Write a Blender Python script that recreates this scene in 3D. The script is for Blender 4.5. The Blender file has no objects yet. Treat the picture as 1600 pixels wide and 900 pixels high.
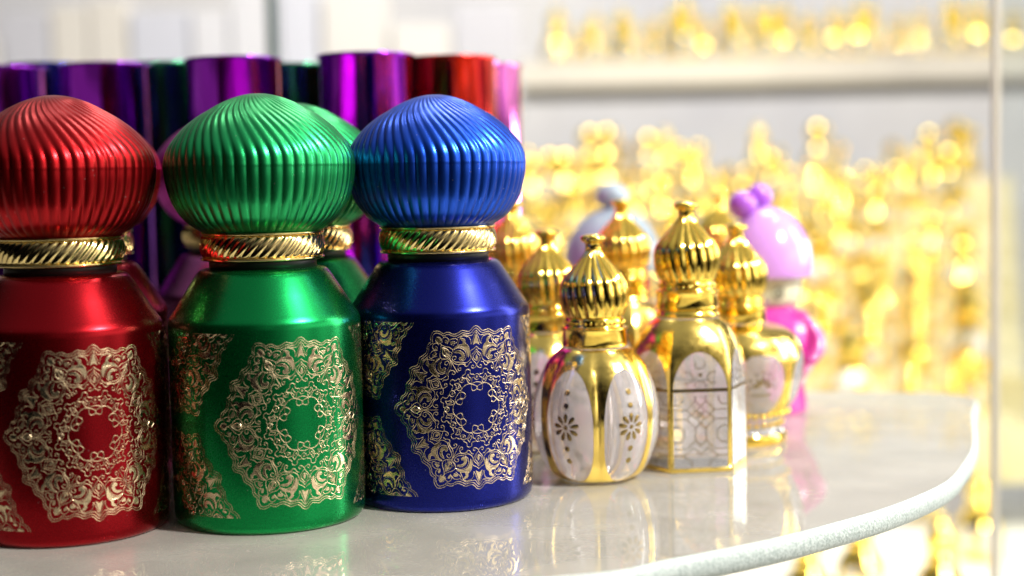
import bpy, bmesh, math, random
from mathutils import Vector, Matrix
from mathutils.geometry import tessellate_polygon
PI = math.pi
sin, cos, rad = math.sin, math.cos, math.radians
S = bpy.context.scene
COL = S.collection
random.seed(7)

# ------------------------------------------------------------------ camera
cd = bpy.data.cameras.new('camera'); cam = bpy.data.objects.new('camera', cd); COL.objects.link(cam)
PITCH, ROLL, CH = 0.072552, -0.020327, 0.083673
F = Vector((0, cos(PITCH), -sin(PITCH))); X0 = Vector((1, 0, 0)); U0 = X0.cross(F)
Rv = X0 * cos(ROLL) + U0 * sin(ROLL); Uv = -X0 * sin(ROLL) + U0 * cos(ROLL)
M = Matrix((Rv, Uv, -F)).transposed().to_4x4(); M.translation = Vector((0, 0, CH))
cam.matrix_world = M
cd.sensor_width = 36; cd.lens = 36 * 2305.8 / 1600
cd.clip_start = .01; cd.clip_end = 30
cd.dof.use_dof = True; cd.dof.focus_distance = .368; cd.dof.aperture_fstop = 7.2
S.camera = cam
FPX = 2305.8
def at(px, py, d):
    """world point seen at photo pixel (px, py) and depth d"""
    v = F + Rv * (px - 800) / FPX + Uv * (450 - py) / FPX
    return Vector((0, 0, CH)) + v * (d / v.y)

# ------------------------------------------------------------------ view + world
S.view_settings.view_transform = 'Standard'; S.view_settings.look = 'None'
S.view_settings.exposure = 0; S.view_settings.gamma = 1
S.cycles.max_bounces = 10; S.cycles.transmission_bounces = 8; S.cycles.transparent_max_bounces = 16
S.cycles.glossy_bounces = 5; S.cycles.diffuse_bounces = 3; S.cycles.sample_clamp_indirect = 12
W = bpy.data.worlds.new('World'); S.world = W; W.use_nodes = True
nt = W.node_tree; nt.nodes.clear(); N = nt.nodes.new; L = nt.links.new
tc = N('ShaderNodeTexCoord'); sp = N('ShaderNodeSeparateXYZ'); L(tc.outputs['Generated'], sp.inputs[0])
rx = N('ShaderNodeValToRGB'); L(sp.outputs['X'], rx.inputs[0])
mr = N('ShaderNodeMapRange'); mr.inputs[1].default_value = -1; mr.inputs[2].default_value = 1
L(sp.outputs['X'], mr.inputs[0]); L(mr.outputs[0], rx.inputs[0])
e = rx.color_ramp.elements
e[0].position = .40; e[0].color = (.002, .002, .003, 1); e[1].position = .93; e[1].color = (1.3, 1.26, 1.2, 1)
q = e.new(.53); q.color = (.05, .05, .05, 1); q = e.new(.75); q.color = (.26, .25, .235, 1)
no = N('ShaderNodeTexNoise'); no.inputs['Scale'].default_value = 3.2; no.inputs['Detail'].default_value = 3
L(tc.outputs['Generated'], no.inputs['Vector'])
nr = N('ShaderNodeValToRGB'); L(no.outputs['Fac'], nr.inputs[0])
e = nr.color_ramp.elements
e[0].position = .44; e[0].color = (.35, .33, .30, 1); e[1].position = .60; e[1].color = (2.2, 2.15, 2.05, 1)
mx = N('ShaderNodeMixRGB'); mx.blend_type = 'MULTIPLY'; mx.inputs[0].default_value = 1
rz_ = N('ShaderNodeMapRange'); rz_.inputs[1].default_value = -.25; rz_.inputs[2].default_value = .25; rz_.inputs[3].default_value = .08; rz_.inputs[4].default_value = 1
L(sp.outputs['Z'], rz_.inputs[0]); m0 = N('ShaderNodeMixRGB'); m0.blend_type = 'MULTIPLY'; m0.inputs[0].default_value = 1
L(rx.outputs[0], m0.inputs[1]); L(rz_.outputs[0], m0.inputs[2]); L(m0.outputs[0], mx.inputs[1]); L(nr.outputs[0], mx.inputs[2])
bg = N('ShaderNodeBackground'); bg.inputs[1].default_value = 1.15
cz = N('ShaderNodeMapRange'); cz.inputs[1].default_value = .45; cz.inputs[2].default_value = .85; cz.inputs[3].default_value = 0; cz.inputs[4].default_value = .30
L(sp.outputs['Z'], cz.inputs[0]); ma = N('ShaderNodeMixRGB'); ma.blend_type = 'ADD'; ma.inputs[0].default_value = 1
L(mx.outputs[0], ma.inputs[1]); L(cz.outputs[0], ma.inputs[2]); L(ma.outputs[0], bg.inputs[0])
out = N('ShaderNodeOutputWorld'); L(bg.outputs[0], out.inputs[0])

def area(name, loc, target, size, power, color=(1, .97, .92), shape='DISK', size_y=None):
    ld = bpy.data.lights.new(name, 'AREA'); ld.shape = shape; ld.size = size
    if size_y: ld.size_y = size_y
    ld.energy = power; ld.color = color
    o = bpy.data.objects.new(name, ld); COL.objects.link(o); o.location = loc
    o.rotation_euler = (Vector(target) - Vector(loc)).to_track_quat('-Z', 'Y').to_euler()
    return o
area('key_lamp', (.48, .10, .62), (-.03, .39, .05), .07, 12)
area('lower_shelf_fill', (.36, .72, .04), (.10, .85, -.25), .2, 2.4, (1, .95, .86))  # added fill light, brightens the lower shelf under the glass
area('floor_fill', (.45, 1.35, -.20), (.45, 1.6, -.6), .4, 2.2, (1, .96, .88))  # added fill light for the dim floor below the stand
area('right_fill', (.62, .55, .25), (0, .42, .04), .10, 1.8, (1, .98, .95), 'RECTANGLE', .45)  # added soft white fill from the right, not a showcase fitting
area('backdrop_fill', (.25, 1.0, 1.2), (.30, 1.75, .0), .4, 5, (1, .97, .90))  # added overhead fill that lights the backdrop
area('wall_fill', (.1, 1.5, 1.3), (.2, 3.0, .2), .6, 11, (.97, .97, 1))  # added fill that brightens the back wall
for i, (x, y, z, p) in enumerate([(.05, 1.0, .95, 3.4), (.85, 1.1, .9, 3.4), (-.3, .8, 1.0, 2.4), (.45, .6, 1.1, 3.2), (.25, 1.4, 1.1, 3.0)]):
    area('spot_lamp', (x, y, z), (x * .4 + .2, 1.75, .0), .018, p * 1.0, (1, .96, .86))

# ------------------------------------------------------------------ materials
def mat(name, color, rough=.4, metal=0, **k):
    m = bpy.data.materials.new(name); m.use_nodes = True
    b = m.node_tree.nodes['Principled BSDF']
    b.inputs['Base Color'].default_value = (*color, 1); b.inputs['Roughness'].default_value = rough
    b.inputs['Metallic'].default_value = metal
    for kk, v in k.items():
        b.inputs[kk.replace('_', ' ')].default_value = v
    return m
def noise_on(m, scale, rough=None, bump=None, tint=None, dist=.0001, detail=4):
    n = m.node_tree; b = n.nodes['Principled BSDF']
    t = n.nodes.new('ShaderNodeTexCoord'); x = n.nodes.new('ShaderNodeTexNoise')
    x.inputs['Scale'].default_value = scale; x.inputs['Detail'].default_value = detail
    n.links.new(t.outputs['Object'], x.inputs['Vector'])
    if rough:
        r = n.nodes.new('ShaderNodeMapRange'); r.inputs[1].default_value = .3; r.inputs[2].default_value = .7
        r.inputs[3].default_value = rough[0]; r.inputs[4].default_value = rough[1]
        n.links.new(x.outputs['Fac'], r.inputs[0]); n.links.new(r.outputs[0], b.inputs['Roughness'])
    if tint:
        r = n.nodes.new('ShaderNodeValToRGB'); r.color_ramp.elements[0].position = .35; r.color_ramp.elements[1].position = .65
        r.color_ramp.elements[0].color = (*tint[0], 1); r.color_ramp.elements[1].color = (*tint[1], 1)
        n.links.new(x.outputs['Fac'], r.inputs[0]); n.links.new(r.outputs[0], b.inputs['Base Color'])
    if bump:
        r = n.nodes.new('ShaderNodeBump'); r.inputs['Strength'].default_value = bump; r.inputs['Distance'].default_value = dist
        n.links.new(x.outputs['Fac'], r.inputs['Height']); n.links.new(r.outputs[0], b.inputs['Normal'])
    return m
def paint(name, c, rough=.26):
    m = noise_on(mat(name, c, rough, .95, Coat_Weight=.12, Coat_Roughness=.25), 5500, (rough - .03, rough + .04), .12, None, .00003)
    n = m.node_tree; b_ = n.nodes['Principled BSDF']; t = n.nodes.new('ShaderNodeTexCoord')
    v = n.nodes.new('ShaderNodeTexVoronoi'); v.inputs['Scale'].default_value = 520; n.links.new(t.outputs['Object'], v.inputs['Vector'])
    big = n.nodes.new('ShaderNodeTexNoise'); big.inputs['Scale'].default_value = 70; n.links.new(t.outputs['Object'], big.inputs['Vector'])
    r1 = n.nodes.new('ShaderNodeMapRange'); r1.inputs[1].default_value = .05; r1.inputs[2].default_value = .09; r1.inputs[3].default_value = 1; r1.inputs[4].default_value = 0
    r2 = n.nodes.new('ShaderNodeMapRange'); r2.inputs[1].default_value = .52; r2.inputs[2].default_value = .66
    mm = n.nodes.new('ShaderNodeMath'); mm.operation = 'MULTIPLY'; n.links.new(v.outputs['Distance'], r1.inputs[0]); n.links.new(big.outputs['Fac'], r2.inputs[0])
    n.links.new(r1.outputs[0], mm.inputs[0]); n.links.new(r2.outputs[0], mm.inputs[1])
    mc_ = n.nodes.new('ShaderNodeMixRGB'); mc_.inputs[1].default_value = (*c, 1); mc_.inputs[2].default_value = (.6, .6, .6, 1)
    n.links.new(mm.outputs[0], mc_.inputs[0]); n.links.new(mc_.outputs[0], b_.inputs['Base Color'])
    return m
RED_B, RED_C = paint('red_satin', (.25, .001, .005)), paint('red_cap_satin', (.34, .005, .008), .33)
GRN_B, GRN_C = paint('green_satin', (.002, .24, .055)), paint('green_cap_satin', (.015, .33, .10), .33)
BLU_B, BLU_C = paint('blue_satin', (.008, .013, .19)), paint('blue_cap_satin', (.012, .075, .55), .33)
MAG_B, MAG_C = paint('magenta_satin', (.50, .12, .36)), paint('magenta_cap_satin', (.45, .03, .33), .33)
FOIL = noise_on(mat('foil', (.78, .61, .38), .22, 1), 900, (.15, .32), .25, None, .00004)
PRINT = mat('printed_gold', (.34, .24, .09), .25, 1)  # gold decals: their dark reflections are put into this darker base colour
COLLAR = mat('collar_gold', (.80, .62, .27), .14, 1)
GOLD = noise_on(mat('gold', (1.0, .70, .13), .10, 1), 220, (.07, .15), .06, None, .0002)
GOLDSOFT = noise_on(mat('gold_wash', (1.0, .73, .18), .15, 1), 700, (.12, .26), .25, None, .00008)
GOLDFAR = mat('gold_far', (1.0, .76, .17), .09, 1)
GLASS = mat('bottle_glass', (.97, .93, .945), .04, 0, Transmission_Weight=.76, IOR=1.3, Coat_Weight=1.0, Coat_Roughness=.03)
def flat_glass(name, tint=(.95, .98, .97), rough=.02, haze=.06, hazecol=(.85, .88, .86), ior=1.5):
    m = bpy.data.materials.new(name); m.use_nodes = True; n = m.node_tree; n.nodes.clear(); A = n.nodes.new; K = n.links.new
    tr = A('ShaderNodeBsdfTransparent'); tr.inputs[0].default_value = (*tint, 1)
    gl = A('ShaderNodeBsdfGlossy'); gl.inputs['Roughness'].default_value = rough
    df = A('ShaderNodeBsdfDiffuse'); df.inputs[0].default_value = (*hazecol, 1)
    fr = A('ShaderNodeFresnel'); fr.inputs[0].default_value = ior
    m1 = A('ShaderNodeMixShader'); m2 = A('ShaderNodeMixShader'); o = A('ShaderNodeOutputMaterial')
    t = A('ShaderNodeTexCoord'); nz = A('ShaderNodeTexNoise'); nz.inputs['Scale'].default_value = 1600; nz.inputs['Detail'].default_value = 2
    nz2 = A('ShaderNodeTexNoise'); nz2.inputs['Scale'].default_value = 45; nz2.inputs['Detail'].default_value = 4
    K(t.outputs['Object'], nz.inputs['Vector']); K(t.outputs['Object'], nz2.inputs['Vector'])
    r = A('ShaderNodeMapRange'); r.inputs[1].default_value = .70; r.inputs[2].default_value = .78; r.inputs[3].default_value = 0; r.inputs[4].default_value = .5
    r2 = A('ShaderNodeMapRange'); r2.inputs[1].default_value = .3; r2.inputs[2].default_value = .7; r2.inputs[3].default_value = haze * .88; r2.inputs[4].default_value = haze * 1.12
    K(nz.outputs['Fac'], r.inputs[0]); K(nz2.outputs['Fac'], r2.inputs[0])
    ad = A('ShaderNodeMath'); ad.operation = 'ADD'; K(r.outputs[0], ad.inputs[0]); K(r2.outputs[0], ad.inputs[1])
    K(tr.outputs[0], m1.inputs[1]); K(df.outputs[0], m1.inputs[2]); K(ad.outputs[0], m1.inputs[0])
    K(m1.outputs[0], m2.inputs[1]); K(gl.outputs[0], m2.inputs[2]); K(fr.outputs[0], m2.inputs[0]); K(m2.outputs[0], o.inputs[0])
    return m
SHELFGLASS = flat_glass('shelf_glass', haze=.34, hazecol=(.95, .90, .80))
PANE = flat_glass('pane_glass', haze=.05, hazecol=(.8, .8, .85))
EDGE = noise_on(mat('ground_glass_edge', (.74, .80, .78), .45, 0, Subsurface_Weight=0, Transmission_Weight=.15), 1500, (.3, .6), .45, ((.34, .41, .39), (.60, .66, .63)), .0006)
EDGE2 = mat('polished_edge', (.58, .54, .46), .3)
PLASTIC_LILAC = mat('lilac_plastic', (.60, .30, .76), .18, 0, Coat_Weight=.5)
PLASTIC_PURPLE = mat('purple_plastic', (.38, .10, .62), .15, 0, Coat_Weight=.6)
PLASTIC_GREY = mat('greyblue_plastic', (.26, .33, .40), .35, 0, Coat_Weight=.4)
SKIN = mat('doll_face_plastic', (.62, .60, .42), .35)
PINK = mat('pink_glass', (.86, .07, .50), .08, .0, Transmission_Weight=.45, Coat_Weight=1.0)
PALEGLASS = mat('pale_glass', (.70, .74, .84), .1, .0, Transmission_Weight=.5, Coat_Weight=1.0)
INK = mat('ink', (.05, .05, .04), .5)
BLACK = mat('neck_black', (.01, .01, .01), .5)

# ------------------------------------------------------------------ object helpers
def link_mesh(name, verts, faces, m, parent=None, smooth=True, mats=None, fm=None):
    me = bpy.data.meshes.new(name); me.from_pydata([tuple(v) for v in verts], [], faces)
    for mm in (mats or [m]): me.materials.append(mm)
    if fm: me.polygons.foreach_set('material_index', fm)
    if smooth: me.polygons.foreach_set('use_smooth', [True] * len(me.polygons))
    me.update()
    o = bpy.data.objects.new(name, me); COL.objects.link(o)
    if parent: o.parent = parent
    return o
def thing(name, label, cat, loc=(0, 0, 0), rz=0, group=None):
    o = bpy.data.objects.new(name, None); COL.objects.link(o); o.location = loc; o.rotation_euler = (0, 0, rz)
    o.empty_display_size = .01
    o['label'] = label; o['category'] = cat
    if group: o['group'] = group
    return o
def tag(o, label, cat, group=None):
    o['label'] = label; o['category'] = cat
    if group: o['group'] = group
    return o
def part_label(o, label): o['label'] = label; return o
def struct(o): o['kind'] = 'structure'; return o
def dup(root, loc, rz=0, label=None, group=None, scale=1, swap=None):
    def cp(o, p):
        c = o.copy(); COL.objects.link(c)
        if p: c.parent = p
        if swap and o.type == 'MESH':
            for i, sl in enumerate(c.material_slots):
                if sl.material in swap:
                    mt = swap[sl.material]; sl.link = 'OBJECT'; sl.material = mt
        for ch in o.children: cp(ch, c)
        return c
    r = cp(root, None); r.location = loc; r.rotation_euler = (0, 0, rz); r.scale = (scale,) * 3
    if label: r['label'] = label
    if group: r['group'] = group
    return r
def P(theta, r, z): return (r * sin(theta), -r * cos(theta), z)       # theta = 0 faces the camera, grows to the right
def smooth_profile(pts, sub=5):
    """Catmull-Rom through (z, r) points"""
    o = []; n = len(pts)
    for i in range(n - 1):
        p0, p1, p2, p3 = pts[max(i - 1, 0)], pts[i], pts[i + 1], pts[min(i + 2, n - 1)]
        for k in range(sub):
            t = k / sub
            o.append(tuple(.5 * (2 * p1[j] + (p2[j] - p0[j]) * t + (2 * p0[j] - 5 * p1[j] + 4 * p2[j] - p3[j]) * t * t + (3 * p1[j] - p0[j] - 3 * p2[j] + p3[j]) * t ** 3) for j in range(2)))
    o.append(pts[-1]); return o
def interp(pts, z):
    if z <= pts[0][0]: return pts[0][1]
    for a, b in zip(pts, pts[1:]):
        if z <= b[0]:
            return a[1] + (b[1] - a[1]) * (z - a[0]) / max(b[0] - a[0], 1e-9)
    return pts[-1][1]
def revolve(prof, n, rfun=None, cap0=True, cap1=True):
    """prof: list of (z, r); rfun(theta, z, r, i) may modulate"""
    v = []; f = []
    for i, (z, r) in enumerate(prof):
        for k in range(n):
            t = 2 * PI * k / n
            rr = rfun(t, z, r, i) if rfun else r
            v.append(P(t, rr, z))
    for i in range(len(prof) - 1):
        for k in range(n):
            k2 = (k + 1) % n
            f.append((i * n + k, i * n + k2, (i + 1) * n + k2, (i + 1) * n + k))
    if cap0: f.append(tuple(reversed(range(n))))
    if cap1: f.append(tuple((len(prof) - 1) * n + k for k in range(n)))
    return v, f
def box(cx, cy, cz, sx, sy, sz):
    v = [(cx + a * sx / 2, cy + b * sy / 2, cz + c * sz / 2) for a in (-1, 1) for b in (-1, 1) for c in (-1, 1)]
    f = [(0, 1, 3, 2), (4, 6, 7, 5), (0, 4, 5, 1), (2, 3, 7, 6), (0, 2, 6, 4), (1, 5, 7, 3)]
    return v, f
def merge(*parts):
    V = []; Fc = []
    for v, f in parts:
        b = len(V); V += list(v); Fc += [tuple(i + b for i in q) for q in f]
    return V, Fc
def sphere(c, r, nu=16, nv=10, sz=1):
    v = []; f = []
    for i in range(nv + 1):
        a = PI * i / nv
        for k in range(nu):
            t = 2 * PI * k / nu
            v.append((c[0] + r * sin(a) * cos(t), c[1] + r * sin(a) * sin(t), c[2] - r * sz * cos(a)))
    for i in range(nv):
        for k in range(nu):
            f.append((i * nu + k, i * nu + (k + 1) % nu, (i + 1) * nu + (k + 1) % nu, (i + 1) * nu + k))
    return v, f
def catmull(pts, sub=6, closed=False):
    n = len(pts); o = []
    rng = n if closed else n - 1
    for i in range(rng):
        g = lambda j: pts[j % n] if closed else pts[min(max(j, 0), n - 1)]
        p0, p1, p2, p3 = g(i - 1), g(i), g(i + 1), g(i + 2)
        for k in range(sub):
            t = k / sub
            o.append(tuple(.5 * (2 * p1[j] + (p2[j] - p0[j]) * t + (2 * p0[j] - 5 * p1[j] + 4 * p2[j] - p3[j]) * t * t + (3 * p1[j] - p0[j] - 3 * p2[j] + p3[j]) * t ** 3) for j in range(2)))
    if not closed: o.append(pts[-1])
    return o
def ribbon2d(pts, w, h=.06, base=.02, closed=False):
    """raised ribbon in flat (x, y, height) space, millimetres"""
    n = len(pts); v = []; f = []
    for i in range(n):
        a = pts[(i - 1) % n] if closed or i > 0 else pts[0]
        b = pts[(i + 1) % n] if closed or i < n - 1 else pts[-1]
        dx, dy = b[0] - a[0], b[1] - a[1]; l = math.hypot(dx, dy) or 1
        nx, ny = -dy / l * w / 2, dx / l * w / 2
        x, y = pts[i]
        v += [(x + nx, y + ny, base), (x, y, base + h), (x - nx, y - ny, base)]
    for i in range(n if closed else n - 1):
        j = (i + 1) % n
        f += [(3 * i, 3 * i + 1, 3 * j + 1, 3 * j), (3 * i + 1, 3 * i + 2, 3 * j + 2, 3 * j + 1)]
    return v, f
def fill2d(pts, h=.02, base=.02):
    """filled shape with a shallow raised centre"""
    v = [(x, y, base) for x, y in pts]; n = len(pts)
    ar = sum(pts[i][0] * pts[(i + 1) % n][1] - pts[(i + 1) % n][0] * pts[i][1] for i in range(n))
    s = 1 if ar > 0 else -1
    ins = []
    for i in range(n):
        a, b = pts[i - 1], pts[(i + 1) % n]
        dx, dy = b[0] - a[0], b[1] - a[1]; l = math.hypot(dx, dy) or 1
        ins.append((pts[i][0] - dy / l * .05 * s, pts[i][1] + dx / l * .05 * s, base + h))
    v += ins
    f = [(i, (i + 1) % n, n + (i + 1) % n, n + i) for i in range(n)]
    tri = tessellate_polygon([[Vector((x, y, 0)) for x, y, _ in ins]])
    f += [tuple(n + i for i in t) for t in tri]
    return v, f

# ------------------------------------------------------------------ foil medallion (traced half sector, mirrored, turned six times)
R_B = .024
def zoom_to_mm(p):
    px, py = 640 + p[0] / 6.43, 500 + p[1] / 6.43
    y = (641 - py) * .1596 / 1.05
    if 638 <= p[0] <= 648: return (0, y)
    xc = 634 + .039 * p[1]
    if 626 < p[0] < 662 and p[1] < 430: xc = 644
    th = math.asin((px - 691) / 141) - math.asin((640 + xc / 6.43 - 691) / 141)
    x = th * 24
    if x < 0 and math.atan2(-x, y) > PI / 6:                         # keep the half sector inside its 30 degrees
        k = -x * .5 + y * cos(PI / 6); x, y = -k * .5, k * cos(PI / 6)
    return (x, y)
def circ(cx, cy, r, n=10): return [(cx + r * cos(2 * PI * k / n), cy + r * sin(2 * PI * k / n)) for k in range(n)]
OPEN = [  # open ribbons, in traced coordinates
 [(643, 66), (612, 78), (592, 104), (570, 120), (540, 116), (505, 108), (474, 126), (440, 142), (408, 138), (382, 122), (352, 122), (328, 134), (302, 116), (270, 104), (240, 106), (222, 116)],
 [(643, 90), (618, 102), (598, 128), (574, 142), (540, 138), (508, 132), (480, 148), (446, 162), (410, 158), (384, 144), (356, 144), (330, 156), (304, 138), (272, 126), (248, 128), (236, 140)],
 [(643, 112), (622, 130), (604, 160), (572, 162), (545, 158), (516, 152), (492, 166), (462, 182)],
 [(642, 126), (624, 170), (604, 236), (592, 250), (590, 215), (572, 180), (545, 170), (520, 160)],
 [(645, 276), (622, 300), (592, 318), (588, 350), (594, 392), (580, 420), (548, 440), (515, 432), (486, 430), (448, 424), (422, 404), (416, 382), (432, 366), (452, 372), (452, 392), (438, 398)],
 [(645, 304), (628, 330), (606, 356), (604, 388), (618, 418), (636, 440), (640, 470), (628, 496), (608, 496), (602, 478), (614, 468), (622, 478)],
 [(645, 328), (630, 352), (618, 376), (626, 404), (645, 424)],
 [(604, 436), (585, 440), (568, 470), (548, 474), (528, 456), (500, 450), (478, 462), (472, 492), (484, 516), (500, 508), (500, 490), (488, 488)],
 [(545, 456), (510, 446), (470, 452), (436, 438), (408, 412), (380, 396), (362, 372), (350, 340)],
 [(302, 246), (340, 262), (385, 274), (418, 300), (420, 330), (412, 352), (398, 372)],
 [(334, 330), (366, 340), (392, 362), (400, 392)],
 [(398, 410), (404, 450), (402, 500), (384, 540)],
 [(400, 520), (424, 512), (446, 528), (440, 552), (418, 552), (412, 538)],
 [(262, 168), (296, 172), (310, 200), (300, 232), (298, 262)],
 [(318, 222), (316, 192), (342, 168), (372, 184), (378, 214), (366, 240)],
 [(380, 220), (398, 194), (436, 186), (462, 200), (458, 222), (440, 236), (420, 262)],
 [(462, 260), (478, 214), (490, 178), (520, 164)],
 [(645, 640), (618, 652), (606, 684), (612, 718), (630, 728), (645, 712), (638, 688), (618, 664), (580, 656), (545, 668), (520, 694)],
 [(430, 300), (470, 284), (520, 300), (548, 342), (546, 390), (520, 420)],
]
CLOSED = [
 [(568, 508), (590, 520), (592, 548), (606, 560), (630, 564), (630, 588), (608, 602), (608, 634), (592, 654), (572, 636), (552, 600), (524, 592), (516, 572), (536, 558), (546, 546), (546, 520)],
 [(572, 560), (582, 585), (596, 600), (588, 626), (574, 608), (556, 590), (562, 576)],
]
FILLS = [
 [(488, 184), (520, 190), (538, 208), (540, 236), (566, 262), (580, 300), (582, 350), (570, 386), (556, 340), (532, 298), (496, 278), (456, 282), (424, 298), (440, 270), (470, 254), (506, 248), (514, 222), (500, 206)],
 [(432, 326), (464, 310), (500, 316), (528, 344), (536, 376), (522, 408), (498, 414), (480, 398), (486, 378), (502, 380), (500, 352), (478, 336), (452, 334)],
 [(312, 276), (350, 296), (408, 326), (404, 352), (366, 330), (338, 318), (338, 352), (330, 386), (316, 372), (308, 320)],
 [(346, 198), (364, 206), (370, 232), (350, 226), (342, 212)],
 [(394, 222), (416, 214), (440, 220), (424, 238), (404, 250)],
]
SPOKE_FILLS = [  # shapes centred on the mid-edge spoke (whole, symmetric)
 [(643, 148), (630, 190), (612, 262), (643, 240), (674, 262), (656, 190)],
 [(646, 362), (634, 392), (646, 420), (658, 392)],
]
def medallion_flat():
    acc_v = []; acc_f = []
    def add(vf, m):
        v, f = vf; b = len(acc_v)
        flip = m.determinant() < 0
        for x, y, z in v:
            q = m @ Vector((x, y)); acc_v.append((q.x, q.y * 1.05, z))
        for t in f: acc_f.append(tuple(i + b for i in (reversed(t) if flip else t)))
    base = []
    LW = .14
    for c in OPEN: base.append(ribbon2d(catmull([zoom_to_mm(p) for p in c], 5), LW, .025))
    for c in CLOSED: base.append(ribbon2d(catmull([zoom_to_mm(p) for p in c], 4, True), LW, .025, closed=True))
    for c in FILLS: base.append(fill2d(catmull([zoom_to_mm(p) for p in c], 3, True)))
    spoke = [fill2d(catmull([zoom_to_mm(p) for p in c], 2, True)) for c in SPOKE_FILLS]
    k0 = zoom_to_mm((655, 588))
    spoke.append(ribbon2d(circ(0, k0[1], .72, 14), LW, .07, closed=True)); spoke.append(fill2d(circ(0, k0[1], .26, 8)))
    # vertex spoke motifs (designed upright at 90 deg, turned by 30 deg)
    vert = []
    r = 19.2
    vert.append(fill2d(catmull([(0, r + 1.0), (-.55, r - .1), (0, r - .8), (.55, r - .1)], 3, True)))
    vert.append(ribbon2d(catmull([(0, r - 2.2 + .3), (-.8, r - 3.1), (-.6, r - 4.0), (0, r - 4.5)], 5), LW, .07))
    vert.append(ribbon2d(catmull([(0, r - 2.2 + .3), (.8, r - 3.1), (.6, r - 4.0), (0, r - 4.5)], 5), LW, .07))
    vert.append(ribbon2d(circ(0, 8.0, .6, 14), LW, .07, closed=True)); vert.append(fill2d(circ(0, 8.0, .22, 8)))
    for k in range(6):
        for s in (1, -1):
            m = Matrix.Rotation(k * PI / 3, 2) @ Matrix(((s, 0), (0, 1)))
            for b in base: add(b, m)
        m = Matrix.Rotation(k * PI / 3, 2)
        for b in spoke: add(b, m)
        m = Matrix.Rotation(k * PI / 3 + PI / 6, 2)
        for b in vert: add(b, m)
    return acc_v, acc_f
MED_V, MED_F = medallion_flat()
def wrap_medallion(name, cx, cy, zlo=None, zhi=None, parent=None):
    """medallion centred at arc cx (mm), height cy (mm), cut between zlo and zhi, wrapped on the body cylinder"""
    bm = bmesh.new(); vs = [bm.verts.new((x + cx, y + cy, h)) for x, y, h in MED_V]
    for f in MED_F:
        try: bm.faces.new([vs[i] for i in f])
        except ValueError: pass
    for zz, nrm in ((zlo, (0, -1, 0)), (zhi, (0, 1, 0))):
        if zz is not None:
            bmesh.ops.bisect_plane(bm, geom=bm.verts[:] + bm.edges[:] + bm.faces[:], plane_co=(0, zz, 0), plane_no=nrm, clear_outer=True)
    for v in bm.verts:
        x, y, h = v.co; rr = R_B + h * .001 + .00001
        v.co = P(x * .001 / R_B, rr, y * .001)
    me = bpy.data.meshes.new(name); bm.to_mesh(me); bm.free(); me.materials.append(FOIL)
    o = bpy.data.objects.new(name, me); COL.objects.link(o); o.parent = parent
    return o

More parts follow.
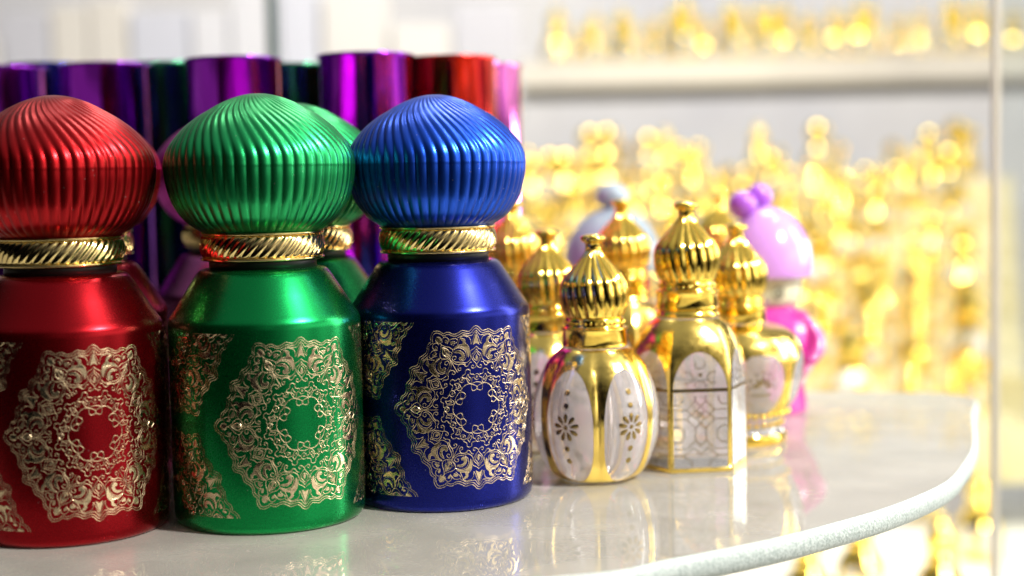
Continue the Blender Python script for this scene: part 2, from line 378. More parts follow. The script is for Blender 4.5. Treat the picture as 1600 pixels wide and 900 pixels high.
# ------------------------------------------------------------------ onion-cap bottle
def onion_bottle(label, loc, rz, mb, mc):
    t = thing('perfume_bottle', label, 'perfume bottle', loc, rz, 'onion capped metallic perfume bottles')
    mmm = .001
    prof = [(0, 22.2), (.25, 22.9), (.9, 23.5), (1.8, 23.85), (3, 24), (12, 24), (25, 24), (40, 24), (49.2, 24), (50.4, 23.9), (51.3, 23.5), (52.2, 22.85), (57, 19.8), (61.2, 17.1), (62.3, 16.3), (62.9, 15.6), (63.2, 14.6), (63.3, 13.5)]
    v, f = revolve([(z * mmm, r * mmm) for z, r in prof], 128)
    link_mesh('body', v, f, mb, t)
    v, f = revolve([(z * mmm, r * mmm) for z, r in [(63.3, 13.4), (66, 13.4)]], 48); link_mesh('neck', v, f, BLACK, t)
    # rope collar
    NR = 44; n = NR * 10; H0, H1 = .0659, .0716
    def rope(th, z, r, i):
        u = (z - H0) / (H1 - H0)
        ph = NR * (th - rad(19) * (u - .5) * 1.0) / 2
        return r + .00062 * (abs(sin(ph)) ** .8) * (max(0, sin(PI * min(max(u, .0), 1))) ** .35) + .0004 * sin(PI * min(max(u, 0), 1))
    pr = [(H0 + (H1 - H0) * k / 14, .0146) for k in range(15)]
    v, f = revolve(pr, n, rope); c = link_mesh('collar', v, f, COLLAR, t)
    for z0 in (.0653, .0716):
        pr = [(z0, .0140), (z0, .0151), (z0 + .0002, .01535), (z0 + .0005, .0154), (z0 + .0007, .0152), (z0 + .0007, .0142)]
        v, f = revolve(pr, 96, lambda th, z, r, i: r + .00004 * sin(23 * th)); link_mesh('rim', v, f, COLLAR, c)
    # fluted onion cap
    s = .1698 * 1.005
    Z = lambda y: .0725 + (352 - y) * .0001672
    lower = [(Z(354), 14.2), (Z(352.5), 15.0), (Z(349), 15.9), (Z(343), 17.5), (Z(334), 19.2), (Z(322), 20.7), (Z(308), 22.0), (Z(290), 23.0), (Z(272), 23.6), (Z(257), 23.8)]
    upper = [(Z(256), 23.84), (Z(241), 23.55), (Z(226), 22.5), (Z(212), 20.8), (Z(200), 19.0), (Z(190), 17.1), (Z(180), 14.8), (Z(172), 12.5), (Z(165), 10.5), (Z(159), 8.5), (Z(154), 6.4), (Z(150.5), 4.4), (Z(148), 2.3), (Z(147.2), .25)]
    prof = smooth_profile([(z, r * mmm) for z, r in lower], 4) + smooth_profile([(z, r * mmm) for z, r in upper], 4)
    NF = 52; zs = Z(256.5)
    def flute(th, z, r, i):
        if z > zs: tw = -rad(48) * max(0, 1 - r / .02375)
        else: tw = -rad(5) * (1 - r / .02375)
        ph = NF * (th - tw) / 2
        a = .00055 * min(1, (r / .010)) ** 1.0
        if z < Z(345): a *= max(0, (z - Z(353)) / (Z(345) - Z(353)))
        g = abs(sin(ph))
        rr = r - a * (1 - g ** .75)
        return rr
    v, f = revolve(prof, NF * 10, flute)
    link_mesh('cap', v, f, mc, t)
    # foil decoration: the whole medallion in front, halves cut by the top and bottom lines beside it
    wrap_medallion('foil_medallion', 0, 26.6, None, None, t)
    arc = 24 * rad(90)
    for sx in (-1, 1):
        wrap_medallion('foil_corner', sx * arc, 48.7, None, 48.7, t)
        wrap_medallion('foil_corner', sx * arc, 4.4, 4.4, None, t)
    return t

def bottle_at(px, d): 
    p = at(px, 370, d); return (p.x, p.y, 0)
def turned(px, d, view_deg):
    p = at(px, 370, d); return view_deg_to_rz(p, view_deg)
def view_deg_to_rz(p, view_deg): return rad(view_deg) - math.atan2(p[0], p[1])
g = onion_bottle('green perfume bottle in the front row, between the red and the blue bottle', (-.06267, .37193, 0), 0, GRN_B, GRN_C)
g.rotation_euler.z = view_deg_to_rz(g.location, 20)
SW = lambda b, c: {GRN_B: b, GRN_C: c}
b = dup(g, (-.01944, .39205, 0), view_deg_to_rz((-.01944, .39205), 22), 'deep blue perfume bottle with a bright blue swirled cap and gold medallion', swap=SW(BLU_B, BLU_C))
r = dup(g, (-.11098, .36291, 0), view_deg_to_rz((-.11098, .36291), 15.5), 'red perfume bottle at the left edge, standing in the front row', swap=SW(RED_B, RED_C))
dup(g, bottle_at(465, .419), rad(30), 'green perfume bottle in the second row, mostly hidden behind the front green one')
dup(g, bottle_at(119, .4125), rad(70), 'red perfume bottle in the second row, peeking out behind the front red one', swap=SW(RED_B, RED_C))
dup(g, bottle_at(364, .460), rad(50), 'magenta perfume bottle with a purple swirled cap, seen in the gap between red and green', swap=SW(MAG_B, MAG_C))

# ------------------------------------------------------------------ gold-capped small bottles
def gold_cap(parent, z0, hi=True):
    mm_ = .001
    pr = [(0, 8.6), (.1, 9.0), (.5, 9.15), (.7, 8.95), (.9, 9.0), (4.6, 9.0), (4.75, 9.2), (5.2, 9.25), (5.4, 9.0), (5.5, 8.4), (5.9, 8.15), (7.6, 8.1), (8.0, 8.0)]
    v, f = revolve([(z0 + z * mm_, r_ * mm_) for z, r_ in pr], 96); c = link_mesh('cap_collar', v, f, GOLD, parent)
    if hi:
        bs = []
        for k in range(36):
            a = 2 * PI * k / 36; x, y, z = P(a, .0083, z0 + .0067); bs.append(sphere((x, y, z), .00042, 8, 6))
        v, f = merge(*bs); link_mesh('bead_ring', v, f, GOLD, c)
    pr = smooth_profile([(8.0, 7.7), (9.0, 8.35), (10.8, 9.1), (13, 9.55), (15.3, 9.6), (17.6, 9.2), (19.4, 8.2), (21.4, 6.5), (23.2, 4.8), (24.8, 3.4), (26.2, 2.5), (26.9, 2.15)], 4)
    NFc = 18
    def fl(th, z, r_, i):
        u = (z - z0 - .008) / .019
        tw = rad(13) * u
        a = .0008 * min(1, r_ / .007) * min(1, u * 9 + .2)
        return r_ - a * (1 - abs(sin(NFc * (th + tw) / 2)) ** .8)
    v, f = revolve([(z0 + z * mm_, r_ * mm_) for z, r_ in pr], NFc * 12, fl); link_mesh('cap_dome', v, f, GOLD, parent)
    pr = [(26.6, 2.4), (27.2, 2.25), (28.4, 2.25), (28.9, 2.6), (29.2, 3.2), (29.6, 3.5), (30.1, 3.55), (30.5, 3.35), (30.9, 2.7), (31.15, 1.6), (31.2, .3)]
    v, f = revolve([(z0 + z * mm_, r_ * mm_) for z, r_ in pr], 40); link_mesh('finial', v, f, GOLD, parent)
def overlay(surf, zs, strips, n=8, off=.00012):
    """gold wash laid on a bottle: strips = list of (centre, fn(z) -> half width or (lo, hi)); surf(u, z, off) -> point"""
    V = []; Fc = []
    for c, g_ in strips:
        prev = None
        for z in zs:
            lo, hi = g_(z)
            if hi - lo < 1e-4: prev = None; continue
            row = []
            for k in range(n + 1):
                u = c + lo + (hi - lo) * k / n; row.append(len(V)); V.append(surf(u, z, off))
            if prev:
                for k in range(n): Fc.append((prev[k], prev[k + 1], row[k + 1], row[k]))
            prev = row
    return V, Fc
def on_surf(surf, vf, u0, z0, upermm, off=.0001):
    v, f = vf
    return [surf(u0 + x * upermm(z0 + y * .001), z0 + y * .001, off + h * .001) for x, y, h in v], f
def lin(a, b, n): return [a + (b - a) * k / n for k in range(n + 1)]

# pumpkin shaped bottle
def pumpkin_bottle(label, loc, rz):
    t = thing('perfume_bottle', label, 'perfume bottle', loc, rz, 'small gold and glass perfume bottles')
    pr = smooth_profile([(.0000, .0086), (.0008, .0110), (.0025, .0132), (.0055, .0152), (.0113, .0171), (.0165, .0177), (.0205, .0176), (.0245, .0169), (.0290, .0154), (.0330, .0132), (.0355, .0111), (.0368, .0096), (.0374, .0084)], 5)
    K = 6
    def lobe(u): return .905 + .095 * abs(sin(K * u / 2)) ** .65     # u measured from a rib
    def rr(u, z):
        r_ = interp(pr, z); b_ = min(1, max(0, (z + .001) / .004)) * min(1, max(0, (.0376 - z) / .006))
        return r_ * (1 + (lobe(u) - 1) * (.35 + .65 * b_))
    surf = lambda u, z, o=0: P(u, rr(u, z) + o, z)
    v, f = revolve(pr, 144, lambda th, z, r_, i: rr(th, z)); link_mesh('glass_body', v, f, GLASS, t)
    def half(z):
        u = 1 - ((z - .0165) / .0155) ** 2 if z > .0165 else 1 - ((.0165 - z) / .0156) ** 4
        return rad(30) if u <= 0 else rad(30) - rad(25) * u ** .42
    zs = [p[0] for p in smooth_profile([(.0003 + .0367 * k / 60, 0) for k in range(61)], 2)]
    v, f = overlay(surf, zs, [(k * PI / 3, lambda z: (-half(z), half(z))) for k in range(6)], 10)
    ov = link_mesh('gold_ribs', v, f, GOLDSOFT, t)
    for k in range(6):
        c = k * PI / 3 + PI / 6
        sh = []
        for (z0, rr_) in ((9.4, 0), (5.9, 0), (-5.9, 0), (-9.4, 0), (0, -.2)):
            sh.append(fill2d([(x, y + z0) for x, y in circ(0, 0, .78 + rr_, 14)], .02))
        for j in range(9):
            a = 2 * PI * j / 9 + PI / 2
            pet = [(1.25, 0), (1.9, .42), (2.9, .62), (3.6, .40), (3.85, 0), (3.6, -.40), (2.9, -.62), (1.9, -.42)]
            sh.append(fill2d([(x * cos(a) - y * sin(a), x * sin(a) + y * cos(a)) for x, y in catmull(pet, 2, True)], .02))
        v, f = on_surf(surf, merge(*sh), c, .0168, lambda z: .001 / max(interp(pr, z), .005))
        link_mesh('daisy_motif', v, f, PRINT, ov)
    gold_cap(t, .0373)
    return t
pk = pumpkin_bottle('pumpkin shaped glass bottle with gold ribs and daisies, right beside the blue bottle', (.0228, .4100, 0), view_deg_to_rz((.0228, .41), 2.5))

# hexagonal bottle
def hex_bottle(label, loc, rz):
    t = thing('perfume_bottle', label, 'perfume bottle', loc, rz, 'small gold and glass perfume bottles')
    pr = smooth_profile([(.0000, .0172), (.0008, .0176), (.0120, .0176), (.0240, .0176), (.0285, .0174), (.0325, .0165), (.0360, .0152), (.0392, .0134), (.0415, .0117), (.0432, .0098)], 5)
    def rr(u, z):                                                    # u = 0 at a corner
        a = (u % (PI / 3)) - PI / 6
        hx = cos(PI / 6) / cos(a)
        edge = max(0, abs(a) - rad(25)) / rad(5); hx -= .012 * edge ** 2
        w = min(1, max(0, (z - .024) / .0185)) ** 1.3
        return interp(pr, z) * (hx * (1 - w) + .97 * w)
    surf = lambda u, z, o=0: P(u, rr(u, z) + o, z)
    v, f = revolve(pr, 180, lambda th, z, r_, i: rr(th, z)); link_mesh('glass_body', v, f, GLASS, t)
    # window half width as an angle from the panel middle: flat panel half = 30 deg
    def s2a(s): return math.atan(s * math.tan(PI / 6))                # s in -1..1 across the panel
    def win(z):
        if z < .0014: return 0
        if z < .0232: return .885
        u = 1 - ((z - .0232) / .0112) ** 2
        return .885 * math.sqrt(u) if u > 0 else 0
    def lo(z): return (-PI / 6, -s2a(win(z)))
    def hi(z): return (s2a(win(z)), PI / 6)
    zs = lin(.0002, .00139, 3) + lin(.00141, .0232, 12) + [.0232 + .0112 * sin(PI / 2 * k / 24) for k in range(1, 25)] + lin(.0345, .0431, 14)
    strips = []
    for k in range(6):
        strips += [(k * PI / 3 + PI / 6, lo), (k * PI / 3 + PI / 6, hi)]
    v, f = overlay(surf, zs, strips, 8); ov = link_mesh('gold_frame', v, f, GOLDSOFT, t)
    # engraved line pattern (x in -7.8..7.8 mm, y up from the panel foot in mm)
    lines = []
    def ln(*pts, w=.20): lines.append(ribbon2d(list(pts), w, .03))
    for y in (23.6,):
        ln((-7.9, y), (7.9, y), w=.95)
    for sx in (-1, 1):
        ln((sx * 4.6, 30.0 - 1.2), (sx * 3.0, 30.0 - 1.2), (sx * 2.0, 30 - 2.4), (sx * 2.0, 26.6), (sx * 3.0, 25.7), (sx * 4.6, 25.7))
        ln((sx * 5.2, 22), (sx * 5.2, 20.6), (sx * 6.2, 19.6), (sx * 7.8, 19.6))
        ln((sx * 1.5, 22.2), (sx * 1.5, 20.6), (sx * 4.0, 18.1), (sx * 7.6, 18.1)); ln((sx * 1.5, 20.6), (-sx * 1.0, 18.1), (sx * 1.5, 15.6), (sx * 4.0, 18.1))
        ln((sx * 7.6, 15.4), (sx * 4.0, 15.4), (sx * 1.5, 12.9), (sx * 1.5, 9.4), (sx * 4.0, 6.9), (sx * 7.6, 6.9)); ln((sx * 4.0, 15.4), (sx * 1.5, 17.9), (-sx * 1.0, 15.4), (sx * 1.5, 12.9))
        ln((sx * 7.7, 13.4), (sx * 6.0, 13.4), (sx * 4.8, 12.2), (sx * 4.8, 10.0), (sx * 6.0, 8.8), (sx * 7.7, 8.8))
        ln((sx * 1.5, 9.4), (0, 7.9)); ln((sx * 7.7, 5.0), (sx * 5.0, 5.0), (sx * 2.6, 3.2), (sx * 2.6, 1.8)); ln((sx * 5.0, 5.0), (sx * 2.0, 7.2), (0, 5.4))
    ln((-1.4, 31.8), (-1.4, 30.6), (-.6, 29.8), (.6, 29.8), (1.4, 30.6), (1.4, 31.8)); ln((-1.6, 24.6), (-1.6, 25.3), (-.7, 26.1), (.7, 26.1), (1.6, 25.3), (1.6, 24.6))
    def subdiv(vf): return vf
    dot = fill2d(circ(0, 28.0, .5, 12), .02)
    for k in range(6):
        c = k * PI / 3 + PI / 6
        vv, ff = merge(*lines, dot)
        pts = [surf(c + s2a(max(-1, min(1, x / 8.8))), max(y, .4) * .001, .0001 + h * .001) for x, y, h in vv]
        link_mesh('line_pattern', pts, ff, PRINT, ov)
    v, f = revolve([(.0434, .0088), (.0436, .0093), (.0442, .0094), (.0446, .0090), (.0458, .0088)], 72); link_mesh('neck_ring', v, f, GOLD, t)
    gold_cap(t, .0457)
    return t
HXC = (.0509, .4284)
cornerdir = math.atan2(-7.1, 16.1)     # corner seen at x = 1048, angle from -y towards +x
hx = hex_bottle('hexagonal glass bottle with arched windows of gold line pattern', (HXC[0], HXC[1], 0), cornerdir)

# urn bottle
def urn_bottle(label, loc, rz):
    t = thing('perfume_bottle', label, 'perfume bottle', loc, rz, 'small gold and glass perfume bottles')
    pr = smooth_profile([(.0000, .0142), (.0006, .0149), (.0024, .0151), (.0034, .0146), (.0046, .0136), (.0062, .0134), (.0078, .0140), (.0092, .0151), (.0112, .0164), (.0142, .0182), (.0180, .0195), (.0215, .0202), (.0265, .0205), (.0300, .0198), (.0325, .0186), (.0345, .0168), (.0360, .0142), (.0370, .0112), (.0377, .0090)], 4)
    def rr(u, z):
        b_ = min(1, max(0, (z - .009) / .006)) * min(1, max(0, (.0372 - z) / .004))
        return interp(pr, z) * (1 - .05 * b_ * (1 - abs(sin(3 * u)) ** .7))
    surf = lambda u, z, o=0: P(u, rr(u, z) + o, z)
    v, f = revolve(pr, 144, lambda th, z, r_, i: rr(th, z)); link_mesh('glass_body', v, f, GLASS, t)
    def half(z):
        if z < .0105 or z > .0290: return rad(30)
        u = 1 - ((z - .0195) / .0100) ** 2
        return rad(30) - rad(24) * max(0, u) ** .45
    zs = lin(.0098, .0375, 70)
    v, f = overlay(surf, zs, [(k * PI / 3, lambda z: (-half(z), half(z))) for k in range(6)], 8)
    ov = link_mesh('gold_straps', v, f, GOLDSOFT, t)
    v, f = revolve([(z, r_ + .00012) for z, r_ in pr if z < .0036], 96, None, False, False); link_mesh('foot_band', v, f, GOLD, t)
    bs = []
    for zz, rb, nb in ((.0096, .0158, 40), (.0062, .0137, 34)):
        for k in range(nb):
            x, y, z = P(2 * PI * k / nb, rb, zz); bs.append(sphere((x, y, z), .00075, 8, 6))
    for k in range(6):
        for j in range(11):
            z = .012 + .0017 * j; x, y, z = P(k * PI / 3, rr(k * PI / 3, z) + .0002, z); bs.append(sphere((x, y, z), .0006, 8, 6))
    v, f = merge(*bs); link_mesh('bead_trim', v, f, GOLD, ov)
    for k in range(6):
        c = k * PI / 3 + PI / 6; sh = []
        for j in range(7):
            a = PI * j / 6; sh.append(fill2d([(x, y) for x, y in circ(4.4 * cos(a), 4.4 * sin(a) * 1.1, .42, 8)], .02))
        for j in range(5):
            a = PI * (j + .5) / 5
            pet = [(1.0, 0), (2.0, .5), (3.1, .42), (3.4, 0), (3.1, -.42), (2.0, -.5)]
            sh.append(fill2d([(x * cos(a) - y * sin(a), x * sin(a) + y * cos(a)) for x, y in catmull(pet, 2, True)], .02))
        for j in (-2, -1, 0, 1, 2): sh.append(fill2d([(x, y) for x, y in circ(j * 1.3, -2.2, .45, 8)], .02))
        v, f = on_surf(surf, merge(*sh), c, .0190, lambda z: .001 / interp(pr, z)); link_mesh('fan_motif', v, f, PRINT, ov)
    gold_cap(t, .0377)
    return t
urn = urn_bottle('footed urn shaped glass bottle with beaded gold straps, behind the hexagonal one', (.0712, .4655, 0), view_deg_to_rz((.0712, .4655), -8))

# gold bottles standing in the second row
def place(px, d): p = at(px, 500, d); return (p.x, p.y, 0)
dup(pk, place(857, .456), rad(15), 'small gold capped bottle half hidden between the blue bottle and the pumpkin bottle')
dup(hx, place(974, .488), rad(10), 'gold capped bottle standing behind, between the pumpkin and hexagonal bottles')
dup(hx, place(803, .500), rad(20), 'gold capped bottle just emerging from behind the blue bottle shoulder')
dup(hx, place(1124, .562), rad(33), 'gold capped bottle behind the hexagonal one, its finial beside the purple bun')

# ------------------------------------------------------------------ doll shaped bottles
def doll(label, loc, rz, hood, bun, body, buns, s=1):
    t = thing('doll_bottle', label, 'doll shaped bottle', loc, rz, 'doll shaped perfume bottles')
    m = .001 * s
    pr = smooth_profile([(0, 12.6), (.5, 13.5), (3, 13.6), (9, 12.8), (12, 13.4), (16, 16.0), (21, 18.0), (26, 18.2), (31, 16.2), (35, 12.6), (37.5, 9.4), (39, 8.6)], 3)
    v, f = revolve([(z * m, r_ * m) for z, r_ in pr], 18); bd = link_mesh('body', v, f, body, t, False)
    for sx in (-1, 1):                                               # little arms hugging the sides
        bs = []
        for k in range(14):
            u = k / 13; bs.append(sphere((sx * (11.5 + 6.2 * sin(u * PI * .8)) * m, (-4 - 9 * u) * m, (33 - 13 * u) * m), (3.4 - .9 * u) * m, 12, 8))
        v, f = merge(*bs); link_mesh('arm', v, f, body, t)
    pr = smooth_profile([(37.6, 8.2), (38.6, 10.0), (41.0, 11.3), (45, 11.7), (51, 11.8)], 4)
    v, f = revolve([(z * m, r_ * m) for z, r_ in pr], 64); fc = link_mesh('face', v, f, SKIN, t)
    hp = smooth_profile([(48.0, 11.4), (48.1, 14.6), (49.2, 15.4), (52.6, 15.7), (57, 15.3), (61.5, 13.9), (65.7, 11.6), (69, 8.7), (71.4, 5.2), (72.6, 2.2), (72.9, .2)], 5)
    v, f = revolve([(z * m, r_ * m) for z, r_ in hp], 64); hd = link_mesh('hood', v, f, hood, t)
    for (x, y, z, rb) in buns:
        v, f = sphere((x * m, y * m, z * m), rb * m, 24, 16); link_mesh('bun', v, f, bun, hd)
    rs = .0117 * s
    for sx in (-1, 1):                                               # almond eyes with pupils and a small mouth
        c = sx * rad(22)
        ring = ribbon2d(catmull([(0, 2.0), (-1.5, .9), (-1.7, -.6), (0, -1.9), (1.7, -.6), (1.5, .9)], 4, True), .55, .05, closed=True)
        pup = fill2d(circ(.2, 0, .8, 12), .05); lash = ribbon2d([(sx * 1.4, 1.3), (sx * 2.3, 2.2)], .45, .05)
        vv, ff = merge(ring, pup, lash)
        link_mesh('eye', [P(c + x * .001 / rs, rs + .0001 + h * .001, (42.8 + y) * m) for x, y, h in vv], ff, INK, fc)
    vv, ff = ribbon2d(catmull([(-1.3, .2), (0, -.3), (1.3, .2)], 4), .5, .05)
    link_mesh('mouth', [P(x * .001 / rs, .0114 * s + .0002 + h * .001, (39.8 + y) * m) for x, y, h in vv], ff, PLASTIC_PURPLE, fc)
    return t
p = at(1199, 400, .522)
doll('purple hooded doll shaped bottle with two buns and a pink glass body', (p.x, p.y, 0), rad(-4) - math.atan2(p.x, p.y), PLASTIC_LILAC, PLASTIC_PURPLE, PINK,
     [(-8.2, -4, 73.6, 5.0), (-3.0, 4, 76.2, 4.8)], 1.0)
p = at(958, 400, .575)
doll('grey blue hooded doll shaped bottle with one round bun, blurred behind the gold caps', (p.x, p.y, 0), rad(20), PLASTIC_GREY, PLASTIC_GREY, PALEGLASS, [(0, 0, 77.0, 5.4)], 1.0).scale = (1.2, 1.2, 1)

# ------------------------------------------------------------------ mirrored tubes at the back
def tube(label, px, d, c, top=.1262, R_=.0155):
    m = bpy.data.materials.get('tube_' + c[0]) or noise_on(mat('tube_' + c[0], c[1], .13, 1), 60, (.09, .18), .3, None, .0006)
    p = at(px, 300, d)
    t = thing('metallic_tube', label, 'tube', (p.x, p.y, 0), rad(random.uniform(0, 90)), 'mirrored cylinder tubes in the back row')
    pr = [(0, R_ - .0006), (.0006, R_), (.040, R_), (.080, R_), (top - .0012, R_), (top - .0009, R_ + .0004), (top - .0003, R_ + .0004), (top, R_ - .0002), (top, R_ - .002), (top - .002, R_ - .0026), (top - .002, .001)]
    v, f = revolve(pr, 240, lambda th, z, r_, i: r_ * (1 + .003 * sin(7 * th) + .0022 * sin(17 * th + 1) + .0009 * sin(33 * th))); link_mesh('tube_wall', v, f, m, t)
    v, f = revolve([(top - .0007, R_ + .0001), (top - .0005, R_ + .0009), (top, R_ + .0009), (top + .0003, R_ + .0003)], 72, None, False, False); link_mesh('rim', v, f, m, t)
    return t
PUR = ('purple', (.28, .02, .52)); REDT = ('red', (.75, .04, .03)); PNK = ('pink', (.80, .22, .68)); GRT = ('green', (.03, .32, .16)); NAV = ('navy', (.04, .05, .35)); MGT = ('magenta', (.62, .06, .42))
tube('purple mirrored tube rising between the red and green bottles', 372, .502, PUR)
tube('purple mirrored tube rising between the green and blue bottles', 577, .497, PUR)
tube('red mirrored tube rising behind the blue cap', 707, .516, REDT)
tube('pink mirrored tube at the right end of the tube row', 752, .552, PNK)
tube('green mirrored tube squeezed between the two nearest purple tubes', 462, .545, GRT, .127)
tube('navy mirrored tube just left of the purple tube behind the blue bottle', 505, .572, NAV, .1285)
tube('blurred purple mirrored tube behind the gap over the red cap', 173, .530, PUR, .1275)
tube('green mirrored tube between the blurred and the nearer purple tube', 262, .556, GRT, .1295)
tube('navy mirrored tube above the red cap near the left edge', 84, .562, NAV, .1305)
tube('purple mirrored tube cut by the left edge', 10, .535, PUR, .1275)
tube('magenta mirrored tube seen low between the green and blue bottles', 640, .545, MGT, .118)

# ------------------------------------------------------------------ glass shelf
top = [(-.42, .30), (-.20, .2925), (-.06, .2955), (.0123, .307), (.0339, .3185), (.0576, .3338), (.0754, .3481), (.0957, .3671), (.1162, .3927), (.1293, .4184), (.1400, .4440), (.1490, .4720), (.1580, .5020), (.1665, .5260), (.1700, .5380), (.1680, .5500), (.1590, .5580), (.1456, .5605), (.05, .580), (-.20, .625), (-.42, .66)]
out = catmull(top, 6)
TH = .0062
n = len(out)
cx_, cy_ = 0, .45
def inset(pts, k):
    r_ = []
    m = len(pts)
    for i in range(m):
        a, b_ = pts[i - 1], pts[(i + 1) % m]; dx, dy = b_[0] - a[0], b_[1] - a[1]; l = math.hypot(dx, dy) or 1
        r_.append((pts[i][0] - dy / l * k, pts[i][1] + dx / l * k))
    return r_
in1 = inset(out, .0009)
shelf = thing('glass_shelf', 'clear glass shelf with a frosted rounded front edge carrying all the bottles', 'shelf', (0, 0, 0))
v = [(x, y, 0) for x, y in in1] + [(x, y, -TH) for x, y in in1]
f = [tuple(range(n)), tuple(reversed(range(n, 2 * n)))]
link_mesh('glass_sheet', v, f, SHELFGLASS, shelf, smooth=False)
v = []; f = []
ring = [(.0009, 0), (.0002, -.0005), (-.0004, -.0014), (-.0006, -.0031), (-.0004, -.0048), (.0002, -.0057), (.0009, -TH)]
rows = []
for k, z in ring:
    pts = inset(out, k); rows.append(len(v)); v += [(x, y, z) for x, y in pts]
for a in range(len(rows) - 1):
    for i in range(n - 1):
        f.append((rows[a] + i, rows[a + 1] + i, rows[a + 1] + i + 1, rows[a] + i + 1))
link_mesh('ground_edge', v, f, EDGE, shelf)

# ------------------------------------------------------------------ background: showcase, stepped stand and crowd of gold bottles
CREAM = noise_on(mat('cream_board', (.80, .76, .68), .6), 5, None, None, ((.74, .70, .62), (.86, .83, .76)))
GREYW = noise_on(mat('wall_grey', (.66, .66, .70), .7), 2.2, None, None, ((.68, .68, .73), (.80, .79, .80)), detail=2)
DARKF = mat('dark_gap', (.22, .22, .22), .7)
POST = mat('post_green_grey', (.05, .08, .075), .4)
v, f = box(.2, 3.0, .6, 6, .04, 4); struct(link_mesh('back_wall', v, f, GREYW, smooth=False))
v, f = box(.2, 1.6, -.62, 6, 3.6, .04); struct(link_mesh('floor', v, f, CREAM, smooth=False))
SHELFC = noise_on(mat('wall_shelf_cream', (.60, .57, .50), .6), 4, None, None, ((.52, .49, .44), (.66, .62, .54)))
def slab(name, label, cat, c, s, m=CREAM):
    v, f = box(*c, *s); o = link_mesh(name, v, f, m, smooth=False); tag(o, label, cat); return o

# one simplified far bottle
def far_bottle(label, loc):
    t = thing('perfume_bottle', label, 'perfume bottle', loc, 0, 'gold perfume bottles crowding the background')
    pr = smooth_profile([(0, .010), (.001, .0135), (.006, .0160), (.016, .0172), (.026, .0160), (.033, .0118), (.0375, .0088)], 4)
    v, f = revolve(pr, 48, lambda th, z, r_, i: r_ * (1 - .07 * (1 - abs(sin(3 * th)))))
    fm = []
    for i in range(len(pr) - 1):
        for k in range(48):
            a = (k % 8) / 8; z = pr[i][0]
            fm.append(1 if (.005 < z < .026 and .2 < a < .8) else 0)
    fm += [0, 0]
    link_mesh('body', v, f, None, t, True, [GOLDFAR, FARGLASS], fm)
    pr = [(.0375, .0090), (.0428, .0091), (.0430, .0080)] + smooth_profile([(.0448, .0078), (.0485, .0092), (.0525, .0096), (.0560, .0086), (.0590, .0060), (.0625, .0030), (.0645, .0021)], 3) + [(.0665, .0021), (.0672, .0035), (.0682, .0034), (.0686, .0004)]
    v, f = revolve(pr, 80, lambda th, z, r_, i: r_ - (.0009 * (1 - abs(sin(10 * th + z * 400))) if .0455 < z < .062 else 0)); link_mesh('cap', v, f, GOLDFAR, t)
    return t
FARGLASS = mat('far_glass', (.62, .58, .50), .12, 0, Coat_Weight=1.0)
FARWHITE = mat('far_white_cap', (.82, .84, .88), .2)
LBL = 'blurred gold perfume bottle in the crowd on the stepped stand behind'
proto = None
def gem_bottle(label, loc):
    """squat faceted bottle with a cut ball stopper"""
    t = thing('perfume_bottle', label, 'perfume bottle', loc, 0, 'gold perfume bottles crowding the background')
    pr = [(0, .0120), (.002, .0150), (.014, .0185), (.026, .0165), (.034, .0100), (.038, .0070), (.042, .0072)]
    v, f = revolve(pr, 12, lambda th, z, r_, i: r_ * (1 + .04 * (i % 2)))
    fm = [1 if (12 * 2 <= i < 12 * 4 and i % 3) else 0 for i in range(len(f))]
    link_mesh('body', v, f, None, t, False, [GOLDFAR, FARGLASS], fm)
    v, f = sphere((0, 0, .053), .0125, 12, 8); link_mesh('stopper', v, f, GOLDFAR, t, False)
    return t
proto2 = None
def far(x, y, z, s=1.0, sil=False, lab=LBL, grp=None):
    global proto, proto2
    if grp is None and random.random() < .5:
        if proto2 is None:
            proto2 = gem_bottle(lab, (x, y, z)); proto2.scale = (s,) * 3; return proto2
        return dup(proto2, (x, y, z), random.uniform(0, 6), lab, 'gold perfume bottles crowding the background', s)
    if proto is None:
        proto = far_bottle(lab, (x, y, z)); proto.rotation_euler.z = random.uniform(0, 6); proto.scale = (s,) * 3; return proto
    return dup(proto, (x, y, z), random.uniform(0, 6), lab, grp, s)
ORD = ['lowest', 'second lowest', 'third lowest', 'lower middle', 'upper middle', 'third highest', 'second highest', 'topmost']
# steps: (depth, top z, x from, x to, pitch)
STEPS = []
for k in range(8):
    y = 1.22 + .115 * k; w = min(k, 4)
    STEPS.append((y, [-.120, -.096, -.072, -.046, -.018, .012, .044, .078][k], [.27, .17, .06, -.02, -.03, -.03, -.03, -.03][k], (y * .318), .046 + .001 * k))
for k, (y, z, xa, xb, pt) in enumerate(STEPS):
    pass
vs = []
for k, (y, z, xa, xb, pt) in enumerate(STEPS):
    zb = z - .045
    vs.append(box((xa + xb) / 2 + .01, y, (z + zb) / 2 - .0005 * k, xb - xa + .03, .115, z - zb))
OCHRE = noise_on(mat('ochre_lacquer', (.70, .60, .28), .35, .0), 9, None, None, ((.66, .55, .26), (.86, .78, .52)))
v, f = merge(*vs); tag(link_mesh('stepped_stand', v, f, OCHRE, smooth=False), 'ochre gold stepped display stand crowded with blurred gold bottles', 'display stand')
for k, (y, z, xa, xb, pt) in enumerate(STEPS):
    for row in ((-.030, 0), (.027, .5)):
        x = xa + row[1] * pt
        while x < xb:
            if random.random() > .13:
                far(x + random.uniform(-.009, .009), y + row[0] + random.uniform(-.008, .008), z + .0003, random.uniform(.62, 1.2),
                    lab='blurred gold perfume bottle, %s row of the %s step behind' % ('back' if row[1] else 'front', ORD[k]))
            x += pt
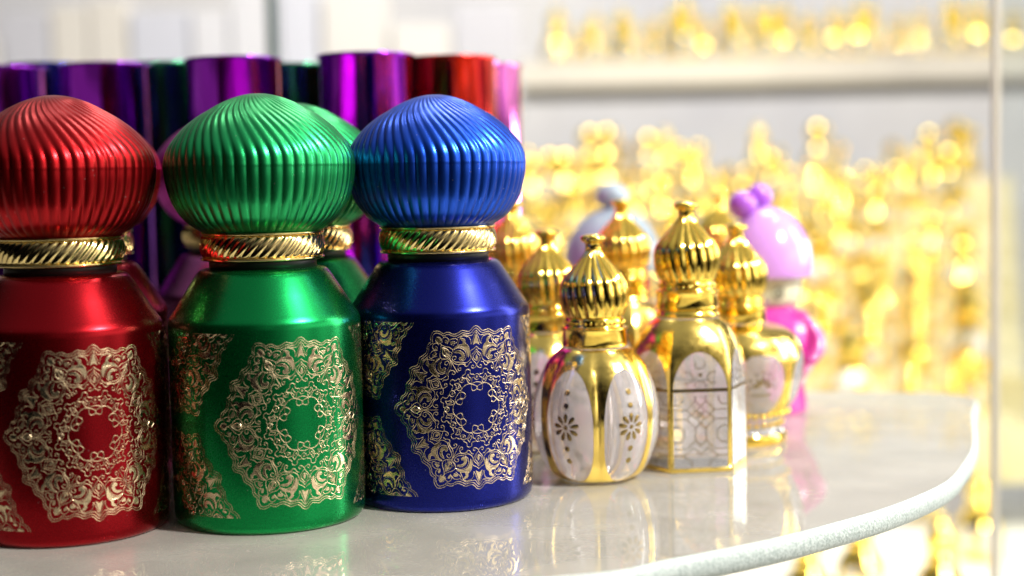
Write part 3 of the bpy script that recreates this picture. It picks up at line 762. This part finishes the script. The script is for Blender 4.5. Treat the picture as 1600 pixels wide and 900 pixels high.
# upper wall shelf with its own bottles
slab('wall_shelf', 'thick cream wall shelf crossing the blurred background at upper right', 'shelf', (.80, 2.30, .236), (1.9, .30, .038), m=SHELFC)
slab('shelf_shadow_gap', 'dark strip painted in as the shadow line under the cream wall shelf', 'painted shadow', (.86, 2.22, .208), (1.7, .03, .014), DARKF)  # dark strip stands in for the shade under the shelf
for k in range(36):
    x = .08 + (k % 18) * .045 + random.uniform(-.010, .010); y = 2.22 if k < 18 else 2.33
    if random.random() < .2: continue
    far(x, y, .2553, random.uniform(.95, 1.45), lab='blurred gold perfume bottle standing on the cream wall shelf', grp='gold perfume bottles on the wall shelf')
# lower shelf seen below and through the glass
slab('lower_shelf', 'pale lower shelf blurred beneath the glass shelf', 'shelf', (.1, .80, -.21), (1.5, .74, .02))
for (px, py) in [(1345, 860), (1530, 800), (1262, 890), (1440, 745), (1310, 700), (1130, 760), (940, 870), (1470, 885)]:
    v_ = at(px, py, 1); k_ = (-.165 - CH) / (v_.z - CH); p = v_ * k_
    far(p.x, p.y, -.1998, 1.0, lab='blurred gold perfume bottle on the pale lower shelf under the glass', grp='gold perfume bottles on the lower shelf')
# pale cartons on the far left shelf
slab('wall_shelf', 'pale shelf of cartons far behind the coloured bottles at upper left', 'shelf', (-.46, 1.9, .155), (.90, .26, .014), GREYW)
cart = [mat('carton_' + str(i), c, .5) for i, c in enumerate([(.60, .60, .64), (.52, .53, .60), (.60, .57, .53), (.48, .48, .53), (.62, .60, .58), (.55, .56, .63)])]
x = -.86; i = 0
while x < -.06:
    w = random.uniform(.045, .085); h = random.uniform(.10, .17)
    v, f = box(x + w / 2, 1.85, .1622 + h / 2, w * .94, .06, h); o = link_mesh('carton', v, f, cart[(i * 5 + i // 3) % 6], smooth=False)
    bm = bmesh.new(); bm.from_mesh(o.data); bmesh.ops.bevel(bm, geom=bm.edges[:], offset=.0015, segments=1, affect='EDGES'); bm.to_mesh(o.data); bm.free()
    tag(o, '%s blurred carton, %s from the left on the far shelf' % (['whitish', 'lavender grey', 'beige', 'mid grey', 'cream white', 'pale lavender'][(i * 5 + i // 3) % 6], ['first', 'second', 'third', 'fourth', 'fifth', 'sixth', 'seventh', 'eighth', 'ninth', 'tenth', 'eleventh', 'twelfth', 'thirteenth', 'fourteenth', 'fifteenth', 'sixteenth', 'seventeenth', 'eighteenth', 'nineteenth', 'twentieth'][i]), 'carton', 'pale cartons on the far shelf'); x += w; i += 1
# posts and pane edge
p0, p1 = at(423, 0, .95), at(429, 90, .95)
v, f = revolve([(-.3, .0034), (.6, .0034)], 16); o = link_mesh('cabinet_post', v, f, POST); o.location = (p0.x, .95, 0)
tag(o, 'thin dark upright post rising behind the tubes', 'post')
pp = at(1555, 450, .60)
pane = thing('glass_screen', 'upright glass pane whose polished edge shows as a pale vertical line at right', 'glass screen', (pp.x, pp.y, 0))
v, f = box(.0, .0, .05, .0019, .0060, .9); link_mesh('polished_edge', v, f, EDGE2, pane, smooth=False)
v, f = box(.1512, .0, .05, .30, .0060, .9); link_mesh('glass_sheet', v, f, PANE, pane, smooth=False)
